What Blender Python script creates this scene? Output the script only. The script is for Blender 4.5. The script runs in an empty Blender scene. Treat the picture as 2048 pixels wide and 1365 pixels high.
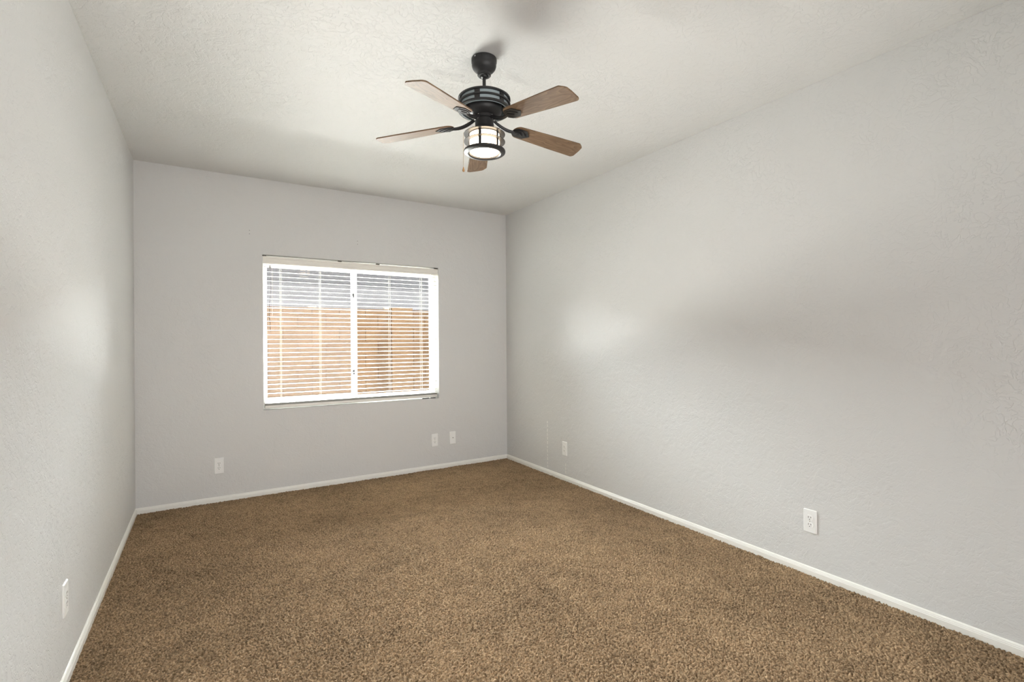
import bpy, bmesh, math, random
import numpy as np
from mathutils import Vector, Matrix

random.seed(4)
SC = bpy.context.scene
COL = SC.collection

# ------------------------------------------------------------------ room numbers (metres; camera stands over the origin)
XL, XR = -0.4796, 2.8726          # left / right wall faces
YB, YR = 4.7733, -0.42            # window wall / wall behind the camera
ZC = 2.74                         # ceiling height
WT = 0.16                         # wall thickness
WX0, WX1, WZ0, WZ1 = 0.412, 2.050, 0.733, 2.087     # window opening
FX, FY = 1.1905, 2.1787           # ceiling fan

# ------------------------------------------------------------------ camera
cam_d = bpy.data.cameras.new('camera')
cam_d.sensor_width = 36.0
cam_d.sensor_fit = 'HORIZONTAL'
cam_d.lens = 987.09 / 2048 * 36
cam_d.clip_start = 0.02
cam_d.clip_end = 200
cam = bpy.data.objects.new('camera', cam_d)
COL.objects.link(cam)
yaw, roll, ch = 0.553034, 0.0064367, 1.32138
s, c = math.sin(yaw), math.cos(yaw)
r0, f0, u0 = Vector((c, -s, 0)), Vector((s, c, 0)), Vector((0, 0, 1))
rr = r0 * math.cos(roll) - u0 * math.sin(roll)
uu = r0 * math.sin(roll) + u0 * math.cos(roll)
cam.matrix_world = Matrix(((rr.x, uu.x, -f0.x, 0), (rr.y, uu.y, -f0.y, 0), (rr.z, uu.z, -f0.z, ch), (0, 0, 0, 1)))
SC.camera = cam

# ------------------------------------------------------------------ daylight: sky and a high sun
SKY = 0.6
SUN = 10.0
world = bpy.data.worlds.new('world')
SC.world = world
world.use_nodes = True
bg = world.node_tree.nodes['Background']
bg.inputs[0].default_value = (0.80, 0.90, 1.0, 1)
bg.inputs[1].default_value = SKY
sun_d = bpy.data.lights.new('sun', 'SUN')
sun_d.energy = SUN
sun_d.angle = math.radians(0.6)
sun_d.color = (1.0, 0.95, 0.88)
sun = bpy.data.objects.new('sun', sun_d)
COL.objects.link(sun)
sun.rotation_euler = Vector((0.42, -0.13, 0.90)).to_track_quat('Z', 'Y').to_euler()



def area(name, loc, target, sx, sy, power, col, spread=180):
    d = bpy.data.lights.new(name, 'AREA')
    d.shape = 'RECTANGLE'
    d.size, d.size_y = sx, sy
    d.energy = power
    d.color = col
    d.spread = math.radians(spread)
    o = bpy.data.objects.new(name, d)
    COL.objects.link(o)
    o.location = loc
    o.rotation_euler = (Vector(target) - Vector(loc)).to_track_quat('-Z', 'Y').to_euler()
    return o


# added lamps stand in for window daylight: low in yard, high over fence
LOW_FILL_W, HIGH_FILL_W, REAR_FILL_W = 1200.0, 2250.0, 38.0
if LOW_FILL_W:
    for (y, z), h, k in (((7.62, 0.12), 0.42, 0.50), ((6.7, 0.13), 0.5, 0.32), ((5.9, 0.12), 0.5, 0.18)):
        area('low_fill_lamp', (1.2, y, z), (1.23, 4.85, 1.35), 6.5, h, LOW_FILL_W * k, (1.0, 0.975, 0.94), 100)
if HIGH_FILL_W:
    for (y, z), h, sp, k in (((7.7, 2.95), 0.8, 90, 0.50), ((6.9, 3.2), 1.0, 72, 0.32), ((6.2, 3.35), 0.9, 56, 0.18)):
        area('high_fill_lamp', (1.2, y, z), (1.23, 4.85, 1.45), 6.5, h, HIGH_FILL_W * k, (0.95, 0.975, 1.0), sp)
if REAR_FILL_W:
    area('rear_fill_lamp', (1.2, YR - 0.15, 1.12), (1.2, 3.0, 1.12), 2.9, 2.1, REAR_FILL_W, (1.0, 0.985, 0.965), 115)  # added fill lamp behind the camera, set in the made-up opening

SC.view_settings.view_transform = 'Standard'
SC.view_settings.look = 'None'
SC.view_settings.exposure = 0.14
SC.view_settings.gamma = 1.0
SC.view_settings.use_curve_mapping = False
cy = SC.cycles
cy.use_denoising = True
cy.max_bounces = 16
cy.diffuse_bounces = 10
cy.glossy_bounces = 6
cy.transparent_max_bounces = 24
cy.caustics_reflective = False
cy.caustics_refractive = False
cy.sample_clamp_indirect = 12.0
LAMP = 10.0


# ------------------------------------------------------------------ materials
def srgb(r, g, b):
    f = lambda v: (v / 255 / 12.92) if v <= 10.3 else ((v / 255 + 0.055) / 1.055) ** 2.4
    return (f(r), f(g), f(b), 1)


class NT:
    def __init__(self, name):
        self.m = bpy.data.materials.new(name)
        self.m.use_nodes = True
        self.t = self.m.node_tree
        self.b = self.t.nodes['Principled BSDF']
        self.out = self.t.nodes['Material Output']

    def n(self, typ, ins=None, **kw):
        nd = self.t.nodes.new(typ)
        for k, v in kw.items():
            setattr(nd, k, v)
        for k, v in (ins or {}).items():
            if isinstance(v, bpy.types.NodeSocket):
                self.t.links.new(v, nd.inputs[k])
            else:
                nd.inputs[k].default_value = v
        return nd

    def set(self, **kw):
        for k, v in kw.items():
            k = {'color': 'Base Color', 'rough': 'Roughness', 'metal': 'Metallic', 'spec': 'Specular IOR Level',
                 'normal': 'Normal'}.get(k, k)
            if isinstance(v, bpy.types.NodeSocket):
                self.t.links.new(v, self.b.inputs[k])
            else:
                self.b.inputs[k].default_value = v
        return self

    def obj_co(self, scale=(1, 1, 1), loc=(0, 0, 0), rot=(0, 0, 0)):
        tc = self.n('ShaderNodeTexCoord')
        mp = self.n('ShaderNodeMapping', {'Vector': tc.outputs['Object'], 'Scale': scale, 'Location': loc, 'Rotation': rot})
        return mp.outputs[0]


def plain(name, col, rough=0.5, metal=0.0, spec=0.5, noise=0.0, nscale=30):
    k = NT(name)
    k.set(color=col, rough=rough, metal=metal, spec=spec)
    if noise:
        nz = k.n('ShaderNodeTexNoise', {'Vector': k.obj_co(), 'Scale': nscale, 'Detail': 3.0})
        mx = k.n('ShaderNodeMix', {0: nz.outputs[0]}, data_type='RGBA')
        mx.inputs[6].default_value = tuple(v * (1 - noise) for v in col[:3]) + (1,)
        mx.inputs[7].default_value = tuple(min(1, v * (1 + noise)) for v in col[:3]) + (1,)
        k.set(color=mx.outputs[2])
    return k.m


def paint(name, col, strength=0.55, rough=0.5):
    """Eggshell paint over skip-trowel plaster: flat islands with crisp edges, short creases and a fine grain."""
    k = NT(name)
    co = k.obj_co()
    warp = k.n('ShaderNodeTexNoise', {'Vector': co, 'Scale': 5.0, 'Detail': 2.0})
    sub = k.n('ShaderNodeVectorMath', {0: warp.outputs[1], 1: (0.5, 0.5, 0.5)}, operation='SUBTRACT')
    scl = k.n('ShaderNodeVectorMath', {0: sub.outputs[0], 'Scale': 0.12}, operation='SCALE')
    add = k.n('ShaderNodeVectorMath', {0: co, 1: scl.outputs[0]}, operation='ADD')
    n1 = k.n('ShaderNodeTexNoise', {'Vector': add.outputs[0], 'Scale': 11.0, 'Detail': 5.0, 'Roughness': 0.55})
    isl = k.n('ShaderNodeMapRange', {0: n1.outputs[0], 1: 0.47, 2: 0.54})
    n2 = k.n('ShaderNodeTexNoise', {'Vector': add.outputs[0], 'Scale': 26.0, 'Detail': 4.0, 'Roughness': 0.5})
    d = k.n('ShaderNodeMath', {0: n2.outputs[0], 1: 0.5}, operation='SUBTRACT')
    a = k.n('ShaderNodeMath', {0: d.outputs[0]}, operation='ABSOLUTE')
    cr = k.n('ShaderNodeMapRange', {0: a.outputs[0], 1: 0.0, 2: 0.035})
    n3 = k.n('ShaderNodeTexNoise', {'Vector': co, 'Scale': 140.0, 'Detail': 2.0})
    # patches where the trowel marks are strong and patches where they fade out
    n4 = k.n('ShaderNodeTexNoise', {'Vector': co, 'Scale': 1.6, 'Detail': 2.0})
    pm = k.n('ShaderNodeMapRange', {0: n4.outputs[0], 1: 0.38, 2: 0.62, 3: 0.45, 4: 1.0})
    h1 = k.n('ShaderNodeMath', {0: isl.outputs[0], 1: 0.6}, operation='MULTIPLY')
    h2 = k.n('ShaderNodeMath', {0: cr.outputs[0], 1: 0.45, 2: h1.outputs[0]}, operation='MULTIPLY_ADD')
    h3 = k.n('ShaderNodeMath', {0: h2.outputs[0], 1: pm.outputs[0]}, operation='MULTIPLY')
    h4 = k.n('ShaderNodeMath', {0: n3.outputs[0], 1: 0.22, 2: h3.outputs[0]}, operation='MULTIPLY_ADD')
    bp = k.n('ShaderNodeBump', {'Strength': strength, 'Distance': 0.0034, 'Height': h4.outputs[0]})
    k.set(color=col, rough=rough, spec=0.35, normal=bp.outputs[0])
    return k.m


WALLC = (0.635, 0.632, 0.625, 1)
M_WALL = paint('greige_wall_paint', WALLC)
M_CEIL = paint('greige_ceiling_paint', (0.660, 0.655, 0.642, 1), 0.6, 0.6)
M_TRIM = plain('white_trim_paint', (0.80, 0.79, 0.75, 1), 0.35)
M_PLATE = plain('white_plastic', (0.84, 0.84, 0.83, 1), 0.3)
M_SLOT = plain('dark_slot', (0.03, 0.028, 0.026, 1), 0.6)
M_VINYL = plain('white_vinyl', (0.86, 0.87, 0.85, 1), 0.3)
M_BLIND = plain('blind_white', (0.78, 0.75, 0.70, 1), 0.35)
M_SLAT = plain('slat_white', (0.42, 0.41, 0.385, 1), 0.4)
M_CORD = plain('cord_white', (0.80, 0.77, 0.70, 1), 0.8)
M_CORDD = plain('cord_dark', (0.07, 0.06, 0.05, 1), 0.7)
M_IRON = plain('oiled_bronze', (0.020, 0.019, 0.020, 1), 0.45, 0.0, 0.45, 0.25, 400)
M_CHROME = plain('bright_steel', (0.75, 0.75, 0.74, 1), 0.22, 1.0)
M_BRASS = plain('brass_chain', (0.35, 0.24, 0.11, 1), 0.4, 1.0)
M_FOB = plain('wood_fob', (0.30, 0.16, 0.06, 1), 0.4)
M_SMOKE = plain('grey_panel', (0.36, 0.42, 0.44, 1), 0.18)
M_BLACK = plain('plain_black', (0.015, 0.015, 0.015, 1), 0.5)
M_CAST = plain('cast_black_iron', (0.016, 0.016, 0.017, 1), 0.6, 0.0, 0.3)
M_STEEL = plain('latch_grey', (0.06, 0.06, 0.065, 1), 0.4, 0.5)
M_OUTER = plain('brown_outer_stucco', (0.10, 0.075, 0.055, 1), 0.95, 0, 0.1, 0.2, 60)
M_HOLE = plain('hole_grey', (0.16, 0.15, 0.14, 1), 0.8)
M_RESIDUE = plain('pale_residue', (0.76, 0.745, 0.715, 1), 0.5)


def glass_mat():
    k = NT('window_glass')
    fr = k.n('ShaderNodeFresnel', {'IOR': 1.45})
    tr = k.n('ShaderNodeBsdfTransparent', {'Color': (0.96, 0.98, 0.97, 1)})
    gl = k.n('ShaderNodeBsdfGlossy', {'Color': (1, 1, 1, 1), 'Roughness': 0.02})
    hf = k.n('ShaderNodeMath', {0: fr.outputs[0], 1: 0.5}, operation='MULTIPLY')
    mx = k.n('ShaderNodeMixShader', {0: hf.outputs[0], 1: tr.outputs[0], 2: gl.outputs[0]})
    k.t.links.new(mx.outputs[0], k.out.inputs[0])
    return k.m


def lamp_glass():
    k = NT('lit_frosted_glass')
    k.set(color=(0.9, 0.85, 0.75, 1), rough=0.4)
    k.b.inputs['Emission Color'].default_value = (1.0, 0.80, 0.56, 1)
    k.b.inputs['Emission Strength'].default_value = LAMP
    return k.m


def wood():
    k = NT('oak_blade')
    co = k.obj_co(scale=(1.0, 5.5, 5.5))
    nz = k.n('ShaderNodeTexNoise', {'Vector': co, 'Scale': 3.2, 'Detail': 2.0})
    rings = k.n('ShaderNodeMath', {0: nz.outputs[0], 1: 10.0}, operation='MULTIPLY')
    fr = k.n('ShaderNodeMath', {0: rings.outputs[0]}, operation='FRACT')
    pp = k.n('ShaderNodeMapRange', {0: fr.outputs[0], 1: 0.0, 2: 0.85})
    co2 = k.obj_co(scale=(8, 240, 240))
    fine = k.n('ShaderNodeTexNoise', {'Vector': co2, 'Scale': 1.0, 'Detail': 3.0})
    f2 = k.n('ShaderNodeMath', {0: fine.outputs[0], 1: 0.55, 2: 0.0}, operation='MULTIPLY_ADD')
    sm = k.n('ShaderNodeMath', {0: pp.outputs[0], 1: 0.34, 2: f2.outputs[0]}, operation='MULTIPLY_ADD')
    cr = k.n('ShaderNodeValToRGB', {0: sm.outputs[0]})
    e = cr.color_ramp.elements
    e[0].position, e[0].color = 0.15, (0.095, 0.055, 0.029, 1)
    e[1].position, e[1].color = 0.80, (0.235, 0.150, 0.088, 1)
    k.set(color=cr.outputs[0], rough=0.52, spec=0.3)
    return k.m


def carpet():
    k = NT('brown_carpet')
    co = k.obj_co()
    v = k.n('ShaderNodeTexVoronoi', {'Vector': co, 'Scale': 150.0})
    sep = k.n('ShaderNodeSeparateColor', {0: v.outputs['Color']})
    big = k.n('ShaderNodeTexNoise', {'Vector': co, 'Scale': 1.7, 'Detail': 4.0, 'Roughness': 0.6})
    med = k.n('ShaderNodeTexNoise', {'Vector': co, 'Scale': 9.0, 'Detail': 3.0})
    b1 = k.n('ShaderNodeMapRange', {0: big.outputs[0], 1: 0.3, 2: 0.7, 3: -0.10, 4: 0.10})
    b2 = k.n('ShaderNodeMapRange', {0: med.outputs[0], 1: 0.3, 2: 0.7, 3: -0.08, 4: 0.08})
    s1 = k.n('ShaderNodeMath', {0: b1.outputs[0], 1: b2.outputs[0]}, operation='ADD')
    s2 = k.n('ShaderNodeMath', {0: sep.outputs[0], 1: 0.60, 2: s1.outputs[0]}, operation='MULTIPLY_ADD')
    s3 = k.n('ShaderNodeMath', {0: s2.outputs[0], 1: 0.20}, operation='ADD')
    cr = k.n('ShaderNodeValToRGB', {0: s3.outputs[0]})
    e = cr.color_ramp.elements
    e[0].position, e[0].color = 0.0, (0.060, 0.038, 0.020, 1)
    e[1].position, e[1].color = 1.0, (0.470, 0.325, 0.195, 1)
    k.set(color=cr.outputs[0], rough=0.95, spec=0.1)
    k.b.inputs['Sheen Weight'].default_value = 0.15
    k.b.inputs['Sheen Tint'].default_value = (0.8, 0.65, 0.45, 1)
    return k.m


def block():
    k = NT('tan_concrete_block')
    tc = k.n('ShaderNodeTexCoord')
    sp = k.n('ShaderNodeSeparateXYZ', {0: tc.outputs['Object']})
    cb = k.n('ShaderNodeCombineXYZ', {0: sp.outputs[0], 1: sp.outputs[2]})
    mp = k.n('ShaderNodeMapping', {'Vector': cb.outputs[0], 'Location': (0.06, 0.45, 0), 'Scale': (1, 3, 1)})
    br = k.n('ShaderNodeTexBrick', {'Vector': mp.outputs[0], 'Color1': (0.285, 0.192, 0.122, 1), 'Color2': (0.245, 0.160, 0.099, 1),
                                    'Mortar': (0.15, 0.085, 0.045, 1), 'Scale': 1.0, 'Mortar Size': 0.005,
                                    'Brick Width': 0.4, 'Row Height': 0.6, 'Bias': 0.0})
    nz = k.n('ShaderNodeTexNoise', {'Vector': tc.outputs['Object'], 'Scale': 70.0, 'Detail': 4.0})
    nl = k.n('ShaderNodeTexNoise', {'Vector': tc.outputs['Object'], 'Scale': 1.6, 'Detail': 2.0})
    sc1 = k.n('ShaderNodeMapRange', {0: nz.outputs[0], 1: 0.3, 2: 0.7, 3: 0.84, 4: 1.16})
    sc2 = k.n('ShaderNodeMapRange', {0: nl.outputs[0], 1: 0.3, 2: 0.7, 3: 0.9, 4: 1.1})
    m1 = k.n('ShaderNodeMath', {0: sc1.outputs[0], 1: sc2.outputs[0]}, operation='MULTIPLY')
    vm = k.n('ShaderNodeVectorMath', {0: br.outputs[0], 'Scale': m1.outputs[0]}, operation='SCALE')
    bp = k.n('ShaderNodeBump', {'Strength': 0.6, 'Distance': 0.006, 'Height': br.outputs[1]}, invert=True)
    k.set(color=vm.outputs[0], rough=0.9, spec=0.2, normal=bp.outputs[0])
    return k.m


M_GLASS, M_LIT, M_WOOD, M_CARPET, M_BLOCK = glass_mat(), lamp_glass(), wood(), carpet(), block()
M_STUCCO = plain('grey_stucco', (0.56, 0.55, 0.60, 1), 0.9, 0, 0.2, 0.35, 45)
M_GRAVEL = plain('dark_gravel', (0.055, 0.048, 0.040, 1), 0.95, 0, 0.1, 0.25, 60)  # unseen ground kept dark so less light bounces onto the block wall
M_TANPLAIN = plain('tan_pillar_block', (0.300, 0.202, 0.128, 1), 0.9, 0, 0.2, 0.2, 60)
M_WHITEOUT = plain('plain_white', (0.85, 0.84, 0.80, 1), 0.8)


# ------------------------------------------------------------------ mesh helpers
class MB:
    def __init__(self):
        self.v, self.f = [], []

    def add(self, vs, fs):
        o = len(self.v)
        self.v += [tuple(p) for p in vs]
        self.f += [tuple(i + o for i in q) for q in fs]
        return self

    def box(self, x0, x1, y0, y1, z0, z1):
        vs = [(x, y, z) for z in (z0, z1) for y in (y0, y1) for x in (x0, x1)]
        return self.add(vs, [(0, 2, 3, 1), (4, 5, 7, 6), (0, 1, 5, 4), (2, 6, 7, 3), (0, 4, 6, 2), (1, 3, 7, 5)])

    def lathe(self, prof, n=48, closed=False):
        vs = []
        for (r, z) in prof:
            for i in range(n):
                a = 2 * math.pi * i / n
                vs.append((r * math.cos(a), r * math.sin(a), z))
        fs = []
        m = len(prof)
        for j in range(m if closed else m - 1):
            j2 = (j + 1) % m
            for i in range(n):
                i2 = (i + 1) % n
                fs.append((j * n + i, j * n + i2, j2 * n + i2, j2 * n + i))
        if not closed:
            if prof[0][0] > 1e-6:
                fs.append(tuple(range(n))[::-1])
            if prof[-1][0] > 1e-6:
                fs.append(tuple((m - 1) * n + i for i in range(n)))
        return self.add(vs, fs)

    def tube(self, pts, rad, n=8):
        pts = [Vector(p) for p in pts]
        rads = rad if isinstance(rad, (list, tuple)) else [rad] * len(pts)
        vs, fs = [], []
        t0 = (pts[1] - pts[0]).normalized()
        up = Vector((0, 0, 1)) if abs(t0.z) < 0.9 else Vector((1, 0, 0))
        nrm = t0.cross(up).normalized()
        for k, p in enumerate(pts):
            t = (pts[min(k + 1, len(pts) - 1)] - pts[max(k - 1, 0)]).normalized()
            nrm = (nrm - t * nrm.dot(t)).normalized()
            b = t.cross(nrm)
            for i in range(n):
                a = 2 * math.pi * i / n
                vs.append(p + (nrm * math.cos(a) + b * math.sin(a)) * rads[k])
        for k in range(len(pts) - 1):
            for i in range(n):
                i2 = (i + 1) % n
                fs.append((k * n + i, k * n + i2, (k + 1) * n + i2, (k + 1) * n + i))
        fs.append(tuple(range(n))[::-1])
        fs.append(tuple((len(pts) - 1) * n + i for i in range(n)))
        return self.add(vs, fs)

    def prism(self, poly, axis, a0, a1):
        """poly: 2-D points; axis 'x': (y,z) swept in x, 'y': (x,z) swept in y, 'z': (x,y) swept in z."""
        def P(p, a):
            return {'x': (a, p[0], p[1]), 'y': (p[0], a, p[1]), 'z': (p[0], p[1], a)}[axis]
        n = len(poly)
        vs = [P(p, a0) for p in poly] + [P(p, a1) for p in poly]
        fs = [tuple(range(n))[::-1], tuple(range(n, 2 * n))]
        fs += [(i, (i + 1) % n, n + (i + 1) % n, n + i) for i in range(n)]
        return self.add(vs, fs)

    def build(self, name, mat, parent=None, bevel=0.0, seg=2, smooth=True, loc=None):
        me = bpy.data.meshes.new(name)
        me.from_pydata(self.v, [], self.f)
        bm = bmesh.new()
        bm.from_mesh(me)
        bmesh.ops.recalc_face_normals(bm, faces=bm.faces)
        if bevel:
            bmesh.ops.bevel(bm, geom=[e for e in bm.edges if e.is_manifold and e.calc_face_angle(0) > 0.5], offset=bevel,
                            segments=seg, profile=0.5, affect='EDGES', clamp_overlap=True)
        bm.to_mesh(me)
        bm.free()
        if smooth:
            me.shade_smooth()
            me.set_sharp_from_angle(angle=math.radians(35))
        me.materials.append(mat)
        o = bpy.data.objects.new(name, me)
        COL.objects.link(o)
        if parent:
            o.parent = parent
        if loc:
            o.location = loc
        return o


def thing(name, label, cat, loc=(0, 0, 0), rz=0.0, group=None):
    o = bpy.data.objects.new(name, None)
    o.empty_display_size = 0.1
    COL.objects.link(o)
    o.location = loc
    o.rotation_euler = (0, 0, rz)
    return tag(o, label, cat, group)


def tag(o, label, cat, group=None):
    o['label'] = label
    o['category'] = cat
    if group:
        o['group'] = group
    return o


def structure(o):
    o['kind'] = 'structure'
    return o


# ------------------------------------------------------------------ room shell
def window_wall():
    mb = MB()
    xs = [XL - WT, WX0, WX1, XR + WT]
    zs = [-0.12, WZ0, WZ1, ZC + 0.12]
    for yi, y in enumerate((YB, YB + WT)):
        mb.v += [(x, y, z) for z in zs for x in xs]
    I = lambda k, i, j: k * 16 + j * 4 + i
    for j in range(3):
        for i in range(3):
            if i == 1 and j == 1:
                continue
            mb.f.append((I(0, i, j), I(0, i + 1, j), I(0, i + 1, j + 1), I(0, i, j + 1)))
            mb.f.append((I(1, i, j), I(1, i, j + 1), I(1, i + 1, j + 1), I(1, i + 1, j)))
    hole = [(1, 1), (2, 1), (2, 2), (1, 2)]
    outer = [(0, 0), (1, 0), (2, 0), (3, 0), (3, 1), (3, 2), (3, 3), (2, 3), (1, 3), (0, 3), (0, 2), (0, 1)]
    for loop in (hole, outer):
        for q in range(len(loop)):
            a, b = loop[q], loop[(q + 1) % len(loop)]
            mb.f.append((I(0, *a), I(1, *a), I(1, *b), I(0, *b)))
    o = structure(mb.build('wall_back', M_WALL, smooth=False))
    o.data.materials.append(M_OUTER)
    for p in o.data.polygons:
        if p.center.y > YB + WT - 0.001:
            p.material_index = 1
    return o


wall_back = window_wall()
wall_left = structure(MB().box(XL - WT, XL, YR - WT, YB, -0.12, ZC + 0.12).build('wall_left', M_WALL, smooth=False))
wall_right = structure(MB().box(XR, XR + WT, YR - WT, YB, -0.12, ZC + 0.12).build('wall_right', M_WALL, smooth=False))
# wall behind the camera: a made-up wide opening that holds the added fill lamp
wr = MB().box(XL, -0.30, YR - WT, YR, -0.12, ZC + 0.12).box(2.70, XR, YR - WT, YR, -0.12, ZC + 0.12).box(-0.30, 2.70, YR - WT, YR, 2.20, ZC + 0.12)
wr.box(XL - WT, XR + WT, YR - 1.2, YR - 1.1, -0.12, ZC + 0.12).box(XL - WT, XR + WT, YR - 1.1, YR - WT, ZC, ZC + 0.12)
wr.box(XL - WT, XR + WT, YR - 1.1, YR, -0.12, -0.02).box(XL - WT, XL, YR - 1.1, YR - WT, -0.02, ZC).box(XR, XR + WT, YR - 1.1, YR - WT, -0.02, ZC)
wall_rear = structure(wr.build('wall_rear', M_WALL, smooth=False))
ceiling = structure(MB().box(XL, XR, YR, YB, ZC, ZC + 0.12).build('ceiling', M_CEIL, smooth=False))


def carpet_floor():
    """Cut-pile carpet: a dense sheet raised into small jittered tufts."""
    st = 0.0030
    x = np.arange(XL, XR + st * 0.5, st)
    x[-1] = XR
    y = np.arange(YR, YB + st * 0.5, st)
    y[-1] = YB
    nx, ny = len(x), len(y)
    X, Y = np.meshgrid(x, y)
    rng = np.random.default_rng(7)
    cell = 0.0082
    gx, gy = int((XR - XL) / cell) + 4, int((YB - YR) / cell) + 4
    jx, jy = rng.random((gy, gx)), rng.random((gy, gx))
    hh = 0.55 + 0.45 * rng.random((gy, gx))
    cx = np.floor((X - XL) / cell).astype(int) + 1
    cyy = np.floor((Y - YR) / cell).astype(int) + 1
    Zt = np.zeros_like(X)
    for dy in (-1, 0, 1):
        for dx in (-1, 0, 1):
            ix, iy = np.clip(cx + dx, 0, gx - 1), np.clip(cyy + dy, 0, gy - 1)
            px = XL + (ix - 1 + jx[iy, ix]) * cell
            py = YR + (iy - 1 + jy[iy, ix]) * cell
            d2 = ((X - px) ** 2 + (Y - py) ** 2) / (0.0055 ** 2)
            Zt = np.maximum(Zt, hh[iy, ix] * np.sqrt(np.clip(1 - d2, 0, 1)))
    low = np.zeros_like(X)                                       # footprints and nap waves
    for k in range(26):
        w = rng.normal(0, 5 + 6 * (k % 3), 2)
        low += np.sin(X * w[0] + Y * w[1] + rng.random() * 6.28) / 26 ** 0.5
    Z = Zt * 0.0150 + low * 0.0014 - 0.0095
    me = bpy.data.meshes.new('floor')
    me.vertices.add(nx * ny)
    me.vertices.foreach_set('co', np.stack([X, Y, Z], -1).astype(np.float32).ravel())
    idx = np.arange(nx * ny).reshape(ny, nx)
    q = np.stack([idx[:-1, :-1], idx[:-1, 1:], idx[1:, 1:], idx[1:, :-1]], -1).reshape(-1, 4)
    me.loops.add(q.size)
    me.loops.foreach_set('vertex_index', q.ravel().astype(np.int32))
    me.polygons.add(len(q))
    me.polygons.foreach_set('loop_start', (np.arange(len(q)) * 4).astype(np.int32))
    me.update(calc_edges=True)
    me.shade_smooth()
    me.materials.append(M_CARPET)
    o = bpy.data.objects.new('floor', me)
    COL.objects.link(o)
    return structure(o)


floor = carpet_floor()


def baseboard(name, p0, p1, nrm):
    """profiled board along p0-p1 standing out from the wall along nrm"""
    prof = [(0, -0.01), (0.0125, -0.01), (0.0125, 0.026), (0.0105, 0.029), (0.0105, 0.032), (0.0085, 0.035), (0.0075, 0.039),
            (0.004, 0.043), (0, 0.045)]
    n = len(prof)
    vs = []
    for p in (p0, p1):
        vs += [(p[0] + nrm[0] * d, p[1] + nrm[1] * d, z) for d, z in prof]
    fs = [tuple(range(n)), tuple(range(2 * n - 1, n - 1, -1))]
    fs += [(i, (i + 1) % n, n + (i + 1) % n, n + i) for i in range(n)]
    return structure(MB().add(vs, fs).build(name, M_TRIM, smooth=False))


baseboard('baseboard_back', (XL, YB), (XR, YB), (0, -1))
baseboard('baseboard_left', (XL, YR), (XL, YB - 0.0125), (1, 0))
baseboard('baseboard_right', (XR, YR), (XR, YB - 0.0125), (-1, 0))

# marks left on the walls
for z in (2.284, 2.254):
    for x in (0.312, 1.223):
        MB().tube([(x, YB - 0.0006, z), (x, YB + 0.001, z)], 0.0030, 10).build('screw_hole', M_HOLE, wall_back)
mb = MB()
z = 0.065
while z < 0.53:
    dz = random.uniform(0.018, 0.030)
    mb.box(XR - 0.0012, XR, 3.990 + random.uniform(-.003, .003), 3.999 + random.uniform(-.003, .003), z, z + dz)
    z += dz + random.uniform(0.010, 0.02)
mb.build('adhesive_residue', M_RESIDUE, wall_right)
mb = MB()
for z in (0.066, 0.098, 0.135):
    mb.box(XR - 0.0012, XR, 3.700, 3.709, z, z + 0.024)
mb.build('adhesive_residue', M_RESIDUE, wall_right)

# ------------------------------------------------------------------ sliding window
YW = YB + 0.092                    # room side of the vinyl frame
win = bpy.data.objects.new('window_1', None)
COL.objects.link(win)
win.location = (0, 0, 0)
structure(win)
fr = MB()
fw = 0.046
fl = 0.024
fr.box(WX0, WX0 + fl, YW, YW + 0.06, WZ0, WZ1)
fr.box(WX1 - fw, WX1, YW, YW + 0.06, WZ0, WZ1)
fr.box(WX0 + fl, WX1 - fw, YW, YW + 0.06, WZ0, WZ0 + 0.05)
fr.box(WX0 + fl, WX1 - fw, YW, YW + 0.06, WZ1 - 0.05, WZ1)
fr.build('window_frame', M_VINYL, win, 0.003)
SX0, SX1 = 1.186, 1.240
sa = MB()
sa.box(WX0 + fl, WX0 + fl + 0.016, YW + 0.010, YW + 0.032, WZ0 + 0.05, WZ1 - 0.05)
sa.box(SX0, SX1, YW + 0.010, YW + 0.032, WZ0 + 0.05, WZ1 - 0.05)
sa.box(WX0 + fl + 0.016, SX0, YW + 0.010, YW + 0.032, WZ0 + 0.05, WZ0 + 0.088)
sa.box(WX0 + fl + 0.016, SX0, YW + 0.010, YW + 0.032, WZ1 - 0.09, WZ1 - 0.05)
sa.build('sliding_sash', M_VINYL, win, 0.003)
sb = MB()
sb.box(SX0 + 0.006, SX1 - 0.006, YW + 0.034, YW + 0.055, WZ0 + 0.05, WZ1 - 0.05)
sb.box(SX1 - 0.006, WX1 - fw, YW + 0.034, YW + 0.055, WZ0 + 0.05, WZ0 + 0.072)
sb.box(SX1 - 0.006, WX1 - fw, YW + 0.034, YW + 0.055, WZ1 - 0.08, WZ1 - 0.05)
sb.build('fixed_sash', M_VINYL, win, 0.003)
gl = MB()
gl.box(WX0 + fl + 0.012, SX0 + 0.004, YW + 0.019, YW + 0.023, WZ0 + 0.08, WZ1 - 0.08)
gl.box(SX1 - 0.01, WX1 - fw + 0.002, YW + 0.043, YW + 0.047, WZ0 + 0.068, WZ1 - 0.075)
gl.build('panes', M_GLASS, win, smooth=False)
for z in (1.775, 1.03):
    l = MB()
    l.box(1.201, 1.213, YW + 0.001, YW + 0.010, z - 0.022, z + 0.022)
    l.box(1.195, 1.203, YW - 0.003, YW + 0.010, z - 0.006, z + 0.018)
    l.build('latch', M_STEEL, win, 0.001)

# ------------------------------------------------------------------ window blind (inside mount, slats open)
bl = thing('window_blind', 'white horizontal slat blind hanging open inside the only window', 'blind', (0, 0, WZ0))
bl_m = bl


def zoff(mb):
    mb.v = [(x, y, z - WZ0) for x, y, z in mb.v]
    return mb


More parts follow.
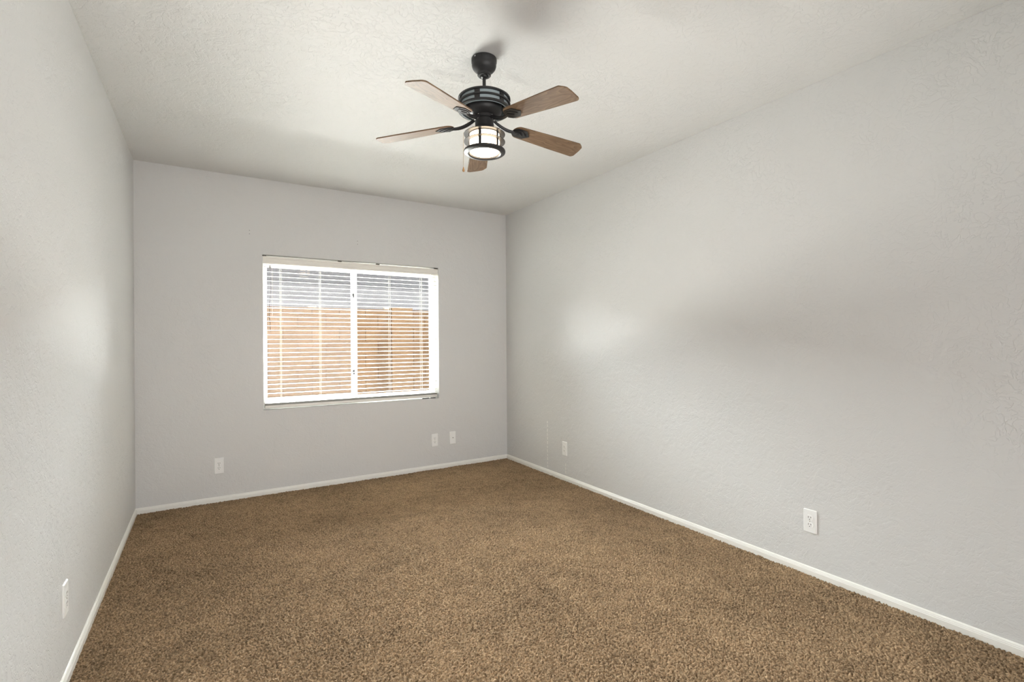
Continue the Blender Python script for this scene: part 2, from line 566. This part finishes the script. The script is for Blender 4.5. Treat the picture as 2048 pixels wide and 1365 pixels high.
BX0, BX1 = WX0 + 0.012, WX1 - 0.014
YS = YB + 0.042
val = MB()
vp = [(-0.004, 2.012), (-0.006, 2.016), (-0.006, 2.030), (-0.003, 2.034), (-0.003, 2.054), (-0.006, 2.058), (-0.006, 2.070),
      (-0.003, 2.074), (0.004, 2.074), (0.004, 2.012)]
val.prism([(YB + 0.006 + a, b) for a, b in vp], 'x', WX0 + 0.003, WX1 - 0.003)
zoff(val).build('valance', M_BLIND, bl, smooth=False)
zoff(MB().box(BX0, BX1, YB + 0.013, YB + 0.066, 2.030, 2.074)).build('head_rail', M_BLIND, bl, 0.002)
for x in (0.424, 1.06, 1.418, 2.026):
    zoff(MB().box(x - 0.016, x + 0.016, YB - 0.002, YB + 0.02, 2.074, 2.082)).build('valance_clip', M_CORDD, bl, 0.001)
sl = MB()
NS = 30
pitch = 0.0398
ztop = 1.985
zs_all = [ztop - i * pitch for i in range(NS)]
zs_all += [0.7740, 0.7788, 0.7836, 0.7885]
tilt = math.radians(2)
zs_list = [z for z in zs_all if z > 0.77]
for z in zs_list:
    ox = random.uniform(-0.002, 0.002)
    hw = 0.0245
    pr = []
    for a in (-1, -0.5, 0, 0.5, 1):
        pr.append((YS + a * hw * math.cos(tilt), z + a * hw * math.sin(tilt) + 0.0010 * (1 - a * a) + 0.0013))
    for a in (1, 0.5, 0, -0.5, -1):
        pr.append((YS + a * hw * math.cos(tilt), z + a * hw * math.sin(tilt) + 0.0010 * (1 - a * a) - 0.0013))
    sl.prism(pr, 'x', BX0 + ox, BX1 + ox)
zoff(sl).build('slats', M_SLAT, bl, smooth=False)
zoff(MB().box(BX0, BX1, YS - 0.0255, YS + 0.0255, 0.745, 0.770)).build('bottom_rail', M_BLIND, bl, 0.005, 3)
for x in (0.554, 0.888, 1.544, 1.873):
    lc = MB()
    for yy in (YS - 0.0262, YS + 0.0262):
        lc.tube([(x, yy, 2.03), (x, yy, 1.4), (x, yy, 0.768)], 0.0008, 6)
    lc.tube([(x + 0.009, YS + 0.004, 2.03), (x + 0.009, YS + 0.004, 0.772)], 0.0008, 6)
    zoff(lc).build('ladder_cord', M_CORD, bl)
    zoff(MB().tube([(x, YS - 0.0275, 0.757), (x, YS - 0.0250, 0.757)], 0.0048, 12)).build('rail_button', M_BLIND, bl)
tc = MB()
tp = [(0.470, YB + 0.010, 1.995), (0.472, YB + 0.008, 1.90), (0.476, YB + 0.006, 1.80), (0.470, YB + 0.006, 1.72), (0.462, YB + 0.005, 1.66),
      (0.463, YB + 0.005, 1.60), (0.461, YB + 0.005, 1.55), (0.466, YB + 0.005, 1.50), (0.468, YB + 0.006, 1.45), (0.474, YB + 0.006, 1.415)]
zoff(tc.tube(tp, [0.001, 0.001, 0.001, 0.0012, 0.0014, 0.0018, 0.0024, 0.0022, 0.002, 0.0015], 8)).build('tilt_cord', M_CORDD, bl)
lf = MB()
lf.tube([(0.484, YB + 0.009, 1.995), (0.486, YB + 0.007, 1.7), (0.483, YB + 0.006, 1.55)], 0.0010, 6)
lf.tube([(0.490, YB + 0.009, 1.995), (0.491, YB + 0.007, 1.72), (0.487, YB + 0.006, 1.56)], 0.0010, 6)
zoff(lf).build('lift_cord', M_CORD, bl)
hk = MB()
hk.tube([(0.462, YB + 0.008, 1.972), (0.470, YB + 0.008, 1.999), (0.478, YB + 0.008, 1.972)], 0.003, 8)
hk.tube([(0.464, YB + 0.008, 1.980), (0.476, YB + 0.008, 1.980)], 0.0022, 8)
zoff(hk).build('cord_hook', M_CORDD, bl)

for k, (x0, x1) in enumerate(((1.868, 1.945), (1.955, 2.012))):  # two thin black strips along the sill under the blind
    b = MB().box(x0, x1, YB + 0.001, YB + 0.013, WZ0, WZ0 + 0.0085).build('black_sliver', M_BLACK, None, 0.002)
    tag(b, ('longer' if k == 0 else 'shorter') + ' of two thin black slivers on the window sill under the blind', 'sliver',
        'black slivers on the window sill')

# ------------------------------------------------------------------ outlets and plates
def rounded(w, h, r, n=5):
    pts = []
    for cx_, cy_, a0 in ((w / 2 - r, h / 2 - r, 0), (-w / 2 + r, h / 2 - r, 90), (-w / 2 + r, -h / 2 + r, 180), (w / 2 - r, -h / 2 + r, 270)):
        for i in range(n + 1):
            a = math.radians(a0 + 90 * i / n)
            pts.append((cx_ + r * math.cos(a), cy_ + r * math.sin(a)))
    return pts


def plate_body(root):
    """wall plate in local axes: x along the wall, -y into the room, z up"""
    w, h, t = 0.070, 0.130, 0.0065
    mb = MB()
    loops = [(w, h, 0.0), (w, h, -0.003), (w - 0.006, h - 0.006, -t)]
    n = None
    for (a, b, y) in loops:
        pts = rounded(a, b, 0.004, 3)
        n = len(pts)
        mb.v += [(p[0], y, p[1]) for p in pts]
    mb.f.append(tuple(range(n)))
    for k in range(2):
        mb.f += [(k * n + i, k * n + (i + 1) % n, (k + 1) * n + (i + 1) % n, (k + 1) * n + i) for i in range(n)]
    mb.f.append(tuple(range(2 * n, 3 * n)))
    return mb.build('face_plate', M_PLATE, root, smooth=False)


def outlet(label, loc, rz):
    t = thing('wall_outlet', label, 'outlet', loc, rz, 'duplex outlets on the walls')
    plate_body(t)
    for zc in (0.0195, -0.0195):
        pts = []
        for i in range(28):
            a = 2 * math.pi * i / 28
            x, z = 0.0172 * math.cos(a), 0.0172 * math.sin(a)
            pts.append((x, max(-0.0143, min(0.0143, z)) + zc))
        rc = MB().prism(pts, 'y', -0.0060, -0.0085).build('receptacle', M_PLATE, t, smooth=False)
        for sx, hh in ((-0.0064, 0.0046), (0.0064, 0.0038)):
            MB().box(sx - 0.0013, sx + 0.0013, -0.0088, -0.0080, zc + 0.0035 - hh, zc + 0.0035 + hh).build('slot', M_SLOT, rc, smooth=False)
        MB().tube([(0, -0.0088, zc - 0.0085), (0, -0.0080, zc - 0.0085)], 0.0026, 12).build('ground_hole', M_SLOT, rc)
    MB().tube([(0, -0.0085, 0), (0, -0.0055, 0)], 0.0028, 12).build('screw', M_CHROME, t)
    return t


ZO = 0.300
outlet('white duplex outlet on the window wall, left of the window near the left corner', (0.077, YB, ZO), 0)
outlet('white duplex outlet on the window wall, beside the plate with one round hole', (1.997, YB, ZO), 0)
outlet('small looking white outlet on the right wall, near the far corner', (XR, 3.714, ZO), -math.pi / 2)
outlet('white outlet low on the right wall, nearest the camera there', (XR, 1.480, ZO), -math.pi / 2)
outlet('white outlet seen edge-on, low on the left wall', (XL, 2.555, 0.328), math.pi / 2)
cp = thing('cable_plate', 'white wall plate with a single round cable jack, under the window by the corner', 'wall plate', (2.200, YB, 0.305))
plate_body(cp)
jk = MB().tube([(0, -0.013, 0), (0, -0.0055, 0)], 0.0050, 14).build('cable_jack', M_CHROME, cp)
MB().tube([(0, -0.0136, 0), (0, -0.0128, 0)], 0.0042, 12).build('jack_hole', M_SLOT, jk)
for z in (0.042, -0.042):
    MB().tube([(0, -0.0078, z), (0, -0.0055, z)], 0.0028, 12).build('screw', M_PLATE, cp)

# ------------------------------------------------------------------ ceiling fan (z measured down from the ceiling)
fan = thing('ceiling_fan', 'black ceiling fan with five brown wood blades and a lit caged lamp', 'ceiling fan', (FX, FY, ZC))
CAMA = math.radians(241.4)         # direction from the fan towards the camera


def pol(r, deg, z):
    a = math.radians(deg)
    return (r * math.cos(a), r * math.sin(a), z)


can = MB().lathe([(0.0, 0.0), (0.060, 0.0), (0.0635, -0.003), (0.0635, -0.021), (0.061, -0.025), (0.0615, -0.036), (0.058, -0.048),
                  (0.050, -0.059), (0.039, -0.068), (0.034, -0.074), (0.034, -0.084), (0.030, -0.088), (0.021, -0.088), (0.019, -0.080), (0.0, -0.078)]
                 ).build('canopy', M_IRON, fan)
for d in (-42, -10, 140):
    p = pol(0.0632, math.degrees(CAMA) + d, -0.013)
    q = pol(0.0670, math.degrees(CAMA) + d, -0.013)
    MB().tube([p, q], 0.0036, 12).build('screw', M_CHROME if d == -42 else M_IRON, can)
MB().lathe([(0.0, -0.076), (0.014, -0.079), (0.018, -0.087), (0.015, -0.095), (0.009, -0.099), (0.0, -0.099)], 32).build('hanger_ball', M_BLACK, fan)
MB().lathe([(0.0, -0.09), (0.0085, -0.09), (0.0085, -0.200), (0.0, -0.200)], 24).build('downrod', M_IRON, fan)
RM = 0.1315
MB().lathe([(0.0, -0.188), (0.020, -0.188), (0.024, -0.196), (0.112, -0.196), (0.124, -0.198), (RM, -0.203), (RM, -0.210), (0.126, -0.210), (0.0, -0.206)], 72
           ).build('housing_top', M_IRON, fan)
for za, zb in ((-0.229, -0.236), (-0.255, -0.264)):
    MB().lathe([(0.1215, za), (RM, za), (RM + 0.0005, (za + zb) / 2), (RM, zb), (0.1215, zb)], 72, closed=True).build('housing_ring', M_IRON, fan)
MB().lathe([(0.1165, -0.206), (0.1195, -0.206), (0.1195, -0.266), (0.1165, -0.266)], 72, closed=True).build('grey_side_panel', M_SMOKE, fan)
for k in range(6):
    a = CAMA + math.radians(-16 + 60 * k)
    st = MB().box(0.1195, 0.1255, -0.0125, 0.0125, -0.262, -0.205).build('housing_strap', M_IRON, fan)
    st.rotation_euler = (0, 0, a)
    for zz in (-0.219, -0.246):
        MB().tube([(0.1250, 0, zz), (0.1275, 0, zz)], 0.0028, 10).build('rivet', M_IRON, st)
MB().lathe([(0.0, -0.21), (0.08, -0.21), (0.090, -0.245), (0.090, -0.262), (0.086, -0.272), (0.078, -0.281), (0.066, -0.288), (0.057, -0.293), (0.0, -0.293)], 64
           ).build('motor_bowl', M_IRON, fan)
hub = MB().lathe([(0.0, -0.292), (0.055, -0.292), (0.055, -0.306), (0.049, -0.309), (0.0, -0.309)], 48).build('flywheel', M_IRON, fan)
for k in range(10):
    p, q = pol(0.0545, 30.5 + 36 * k, -0.299), pol(0.0575, 30.5 + 36 * k, -0.299)
    MB().tube([p, q], 0.0035, 8).build('screw', M_CHROME if k % 2 else M_IRON, hub)


def frame_at(deg, r0, z0, droop, pitch_):
    """local blade frame: +x outward, +y tangential (counter-clockwise), z up"""
    return Matrix.Rotation(math.radians(deg), 4, 'Z') @ Matrix.Translation((r0, 0, z0)) @ Matrix.Rotation(math.radians(droop), 4, 'Y') \
        @ Matrix.Rotation(math.radians(-pitch_), 4, 'X')


def blade_outline():
    L, w0, w1 = 0.405, 0.046, 0.061
    pts = []
    for i in range(13):                                     # rounded root
        a = math.radians(90 + 180 * i / 12)
        pts.append((0.036 + 0.036 * math.cos(a), w0 * math.sin(a)))
    pts += [(0.12, -w0 - 0.004), (0.24, -w0 - 0.010), (L - 0.034, -w1), (L - 0.026, -w1 + 0.001), (L - 0.006, -w1 + 0.018), (L, -w1 + 0.027),
            (L + 0.002, 0.0), (L, w1 - 0.018), (L - 0.003, w1 - 0.010), (L - 0.010, w1 - 0.002), (L - 0.018, w1), (0.24, w0 + 0.010), (0.12, w0 + 0.004)]
    return pts


for k in range(5):
    deg = 210.5 + 72 * k
    F = frame_at(deg, 0.158, -0.332, 5.5, 10.5)
    bd = MB().prism(blade_outline(), 'z', -0.003, 0.003).build('blade', M_WOOD, fan, 0.0012, 1)
    bd.matrix_local = F
    # cast bracket: curved arm from the flywheel, stepped chevron plate screwed under the blade
    arm = []
    Fi = F
    end = Fi @ Vector((0.006, 0, -0.007))
    a = math.radians(deg)
    ra = Vector((math.cos(a), math.sin(a), 0))
    p0 = ra * 0.050 + Vector((0, 0, -0.303))
    p3 = end
    p1 = p0 + ra * 0.030 + Vector((0, 0, -0.020))
    p2 = p3 - ra * 0.045 + Vector((0, 0, -0.004))
    for i in range(11):
        t = i / 10
        arm.append(p0 * (1 - t) ** 3 + p1 * 3 * t * (1 - t) ** 2 + p2 * 3 * t * t * (1 - t) + p3 * t ** 3)
    am = MB().tube(arm, [0.0075 + 0.0015 * math.sin(math.pi * i / 10) for i in range(11)], 10)
    am.tube([arm[-1], Fi @ Vector((0.03, 0, -0.0065))], [0.008, 0.006], 10)
    br = am.build('blade_bracket', M_IRON, fan)
    pl = MB()
    for j, (sh, x0) in enumerate(((1.0, 0.0), (0.76, 0.006), (0.5, 0.012))):
        w = 0.034 * sh
        xe = 0.098 - 0.021 * j
        pg = [(x0, -w * 0.55), (x0 + 0.02, -w), (xe - 0.030, -w), (xe, 0.004), (xe - 0.030, w), (x0 + 0.02, w), (x0, w * 0.55)]
        pl.prism(pg, 'z', -0.0035 - 0.0032 * (j + 1), -0.003 - 0.0032 * j)
    po = pl.build('chevron_plate', M_CAST, br, 0.0006, 1, smooth=False)
    po.matrix_local = F

# light kit
MB().lathe([(0.0, -0.305), (0.044, -0.305), (0.047, -0.309), (0.047, -0.346), (0.050, -0.351), (0.060, -0.358), (0.071, -0.367), (0.079, -0.377),
            (0.079, -0.384), (0.0, -0.384)], 56).build('light_fitter', M_IRON, fan)
for d in (-72, -38, 40, 74):
    aa = math.degrees(CAMA) + d
    MB().tube([pol(0.046, aa, -0.313), pol(0.053, aa, -0.313)], 0.0048, 12).build('thumb_screw', M_CHROME, fan)
MB().lathe([(0.0, -0.382), (0.0735, -0.382), (0.0745, -0.385), (0.0745, -0.462), (0.0745, -0.464), (0.070, -0.470), (0.055, -0.4735), (0.03, -0.4755), (0.0, -0.476)], 64
           ).build('frosted_glass_shade', M_LIT, fan)
for z in (-0.379, -0.416):
    MB().lathe([(0.0775, z), (0.1035, z - 0.001), (0.1035, z - 0.003), (0.0775, z - 0.003)], 64, closed=True).build('cage_ring', M_IRON, fan)
MB().lathe([(0.0765, -0.462), (0.084, -0.459), (0.103, -0.462), (0.1045, -0.466), (0.1035, -0.472), (0.098, -0.476), (0.082, -0.478), (0.0765, -0.474)], 64, closed=True
           ).build('cage_base_ring', M_IRON, fan)
for k in range(5):
    bar = MB().box(0.0752, 0.0795, -0.0068, 0.0068, -0.464, -0.380).build('cage_bar', M_IRON, fan, 0.001, 1)
    bar.rotation_euler = (0, 0, CAMA + math.radians(-17 + 72 * k))
# pull chain: leaves the fitter, rests on the ring edge and hangs
cd = math.degrees(CAMA) - 87
pc = MB()
pts = [pol(0.047, cd, -0.335), pol(0.080, cd, -0.356), pol(0.1055, cd, -0.376), pol(0.1062, cd, -0.40), pol(0.1062, cd, -0.545)]
pc.tube(pts, 0.0007, 6)
P = [Vector(p) for p in pts]
for a, b in zip(P[:-1], P[1:]):
    n = max(2, int((b - a).length / 0.006))
    for i in range(n):
        q = a.lerp(b, i / n)
        o = len(pc.v)
        pc.v += [tuple(q + Vector(d) * 0.0012) for d in ((1, 0, 0), (0, 1, 0), (-1, 0, 0), (0, -1, 0), (0, 0, 1), (0, 0, -1))]
        pc.f += [tuple(o + t for t in f) for f in ((0, 1, 4), (1, 2, 4), (2, 3, 4), (3, 0, 4), (1, 0, 5), (2, 1, 5), (3, 2, 5), (0, 3, 5))]
ch_o = pc.build('pull_chain', M_BRASS, fan)
fb = MB().lathe([(0.0, 0.0), (0.002, 0.0), (0.003, -0.006), (0.0058, -0.016), (0.0062, -0.021), (0.004, -0.025), (0.0, -0.026)], 20).build('chain_fob', M_FOB, ch_o)
fb.location = pts[-1]

# ------------------------------------------------------------------ side yard seen through the window
structure(MB().box(-14, 18, YB + WT, 24, -0.35, -0.12).build('ground', M_GRAVEL, smooth=False))
YF = 7.90
bw = thing('block_wall', 'tan concrete block wall outside, across the side yard from the window', 'garden wall', (2.0, YF + 0.1, -0.12))
o = MB().box(-9, 13, 0.0, 0.15, 0.0, 1.965).build('block_courses', M_BLOCK, bw, smooth=False)
o.location = (-2.0, -0.1, 0.0)
o = MB().box(2.545, 2.900, -0.075, 0.2, 0.0, 2.005).build('pillar', M_TANPLAIN, bw, 0.006, 2, smooth=False)
o.location = (-2.0, -0.1, 0.0)
tag(MB().box(2.455, 2.535, YF + 0.01, YF + 0.11, 1.845, 1.895).build('white_lump', M_WHITEOUT, None, 0.012, 3),  # small white block set on the wall top
    'white lump on top of the block wall right beside the pillar', 'lump')
tag(MB().box(1.29, 1.41, YF + 0.01, YF + 0.10, 1.845, 1.866).build('flat_white_piece', M_WHITEOUT, None, 0.006, 2),  # thin white slab set on the wall top
    'flat white piece on the block wall top, behind the left half of the window', 'stone')
hs = thing('neighbour_house', 'grey stucco house rising behind the tan block wall outside', 'house', (2.0, 10.4, -0.12))
MB().box(-11, 13, 0, 4.5, 0, 2.98).build('stucco_wall', M_STUCCO, hs, smooth=False)
MB().box(-11.06, 13.06, -0.06, 4.56, 2.98, 3.08).build('parapet_cap', M_STUCCO, hs, 0.01, 2, smooth=False)
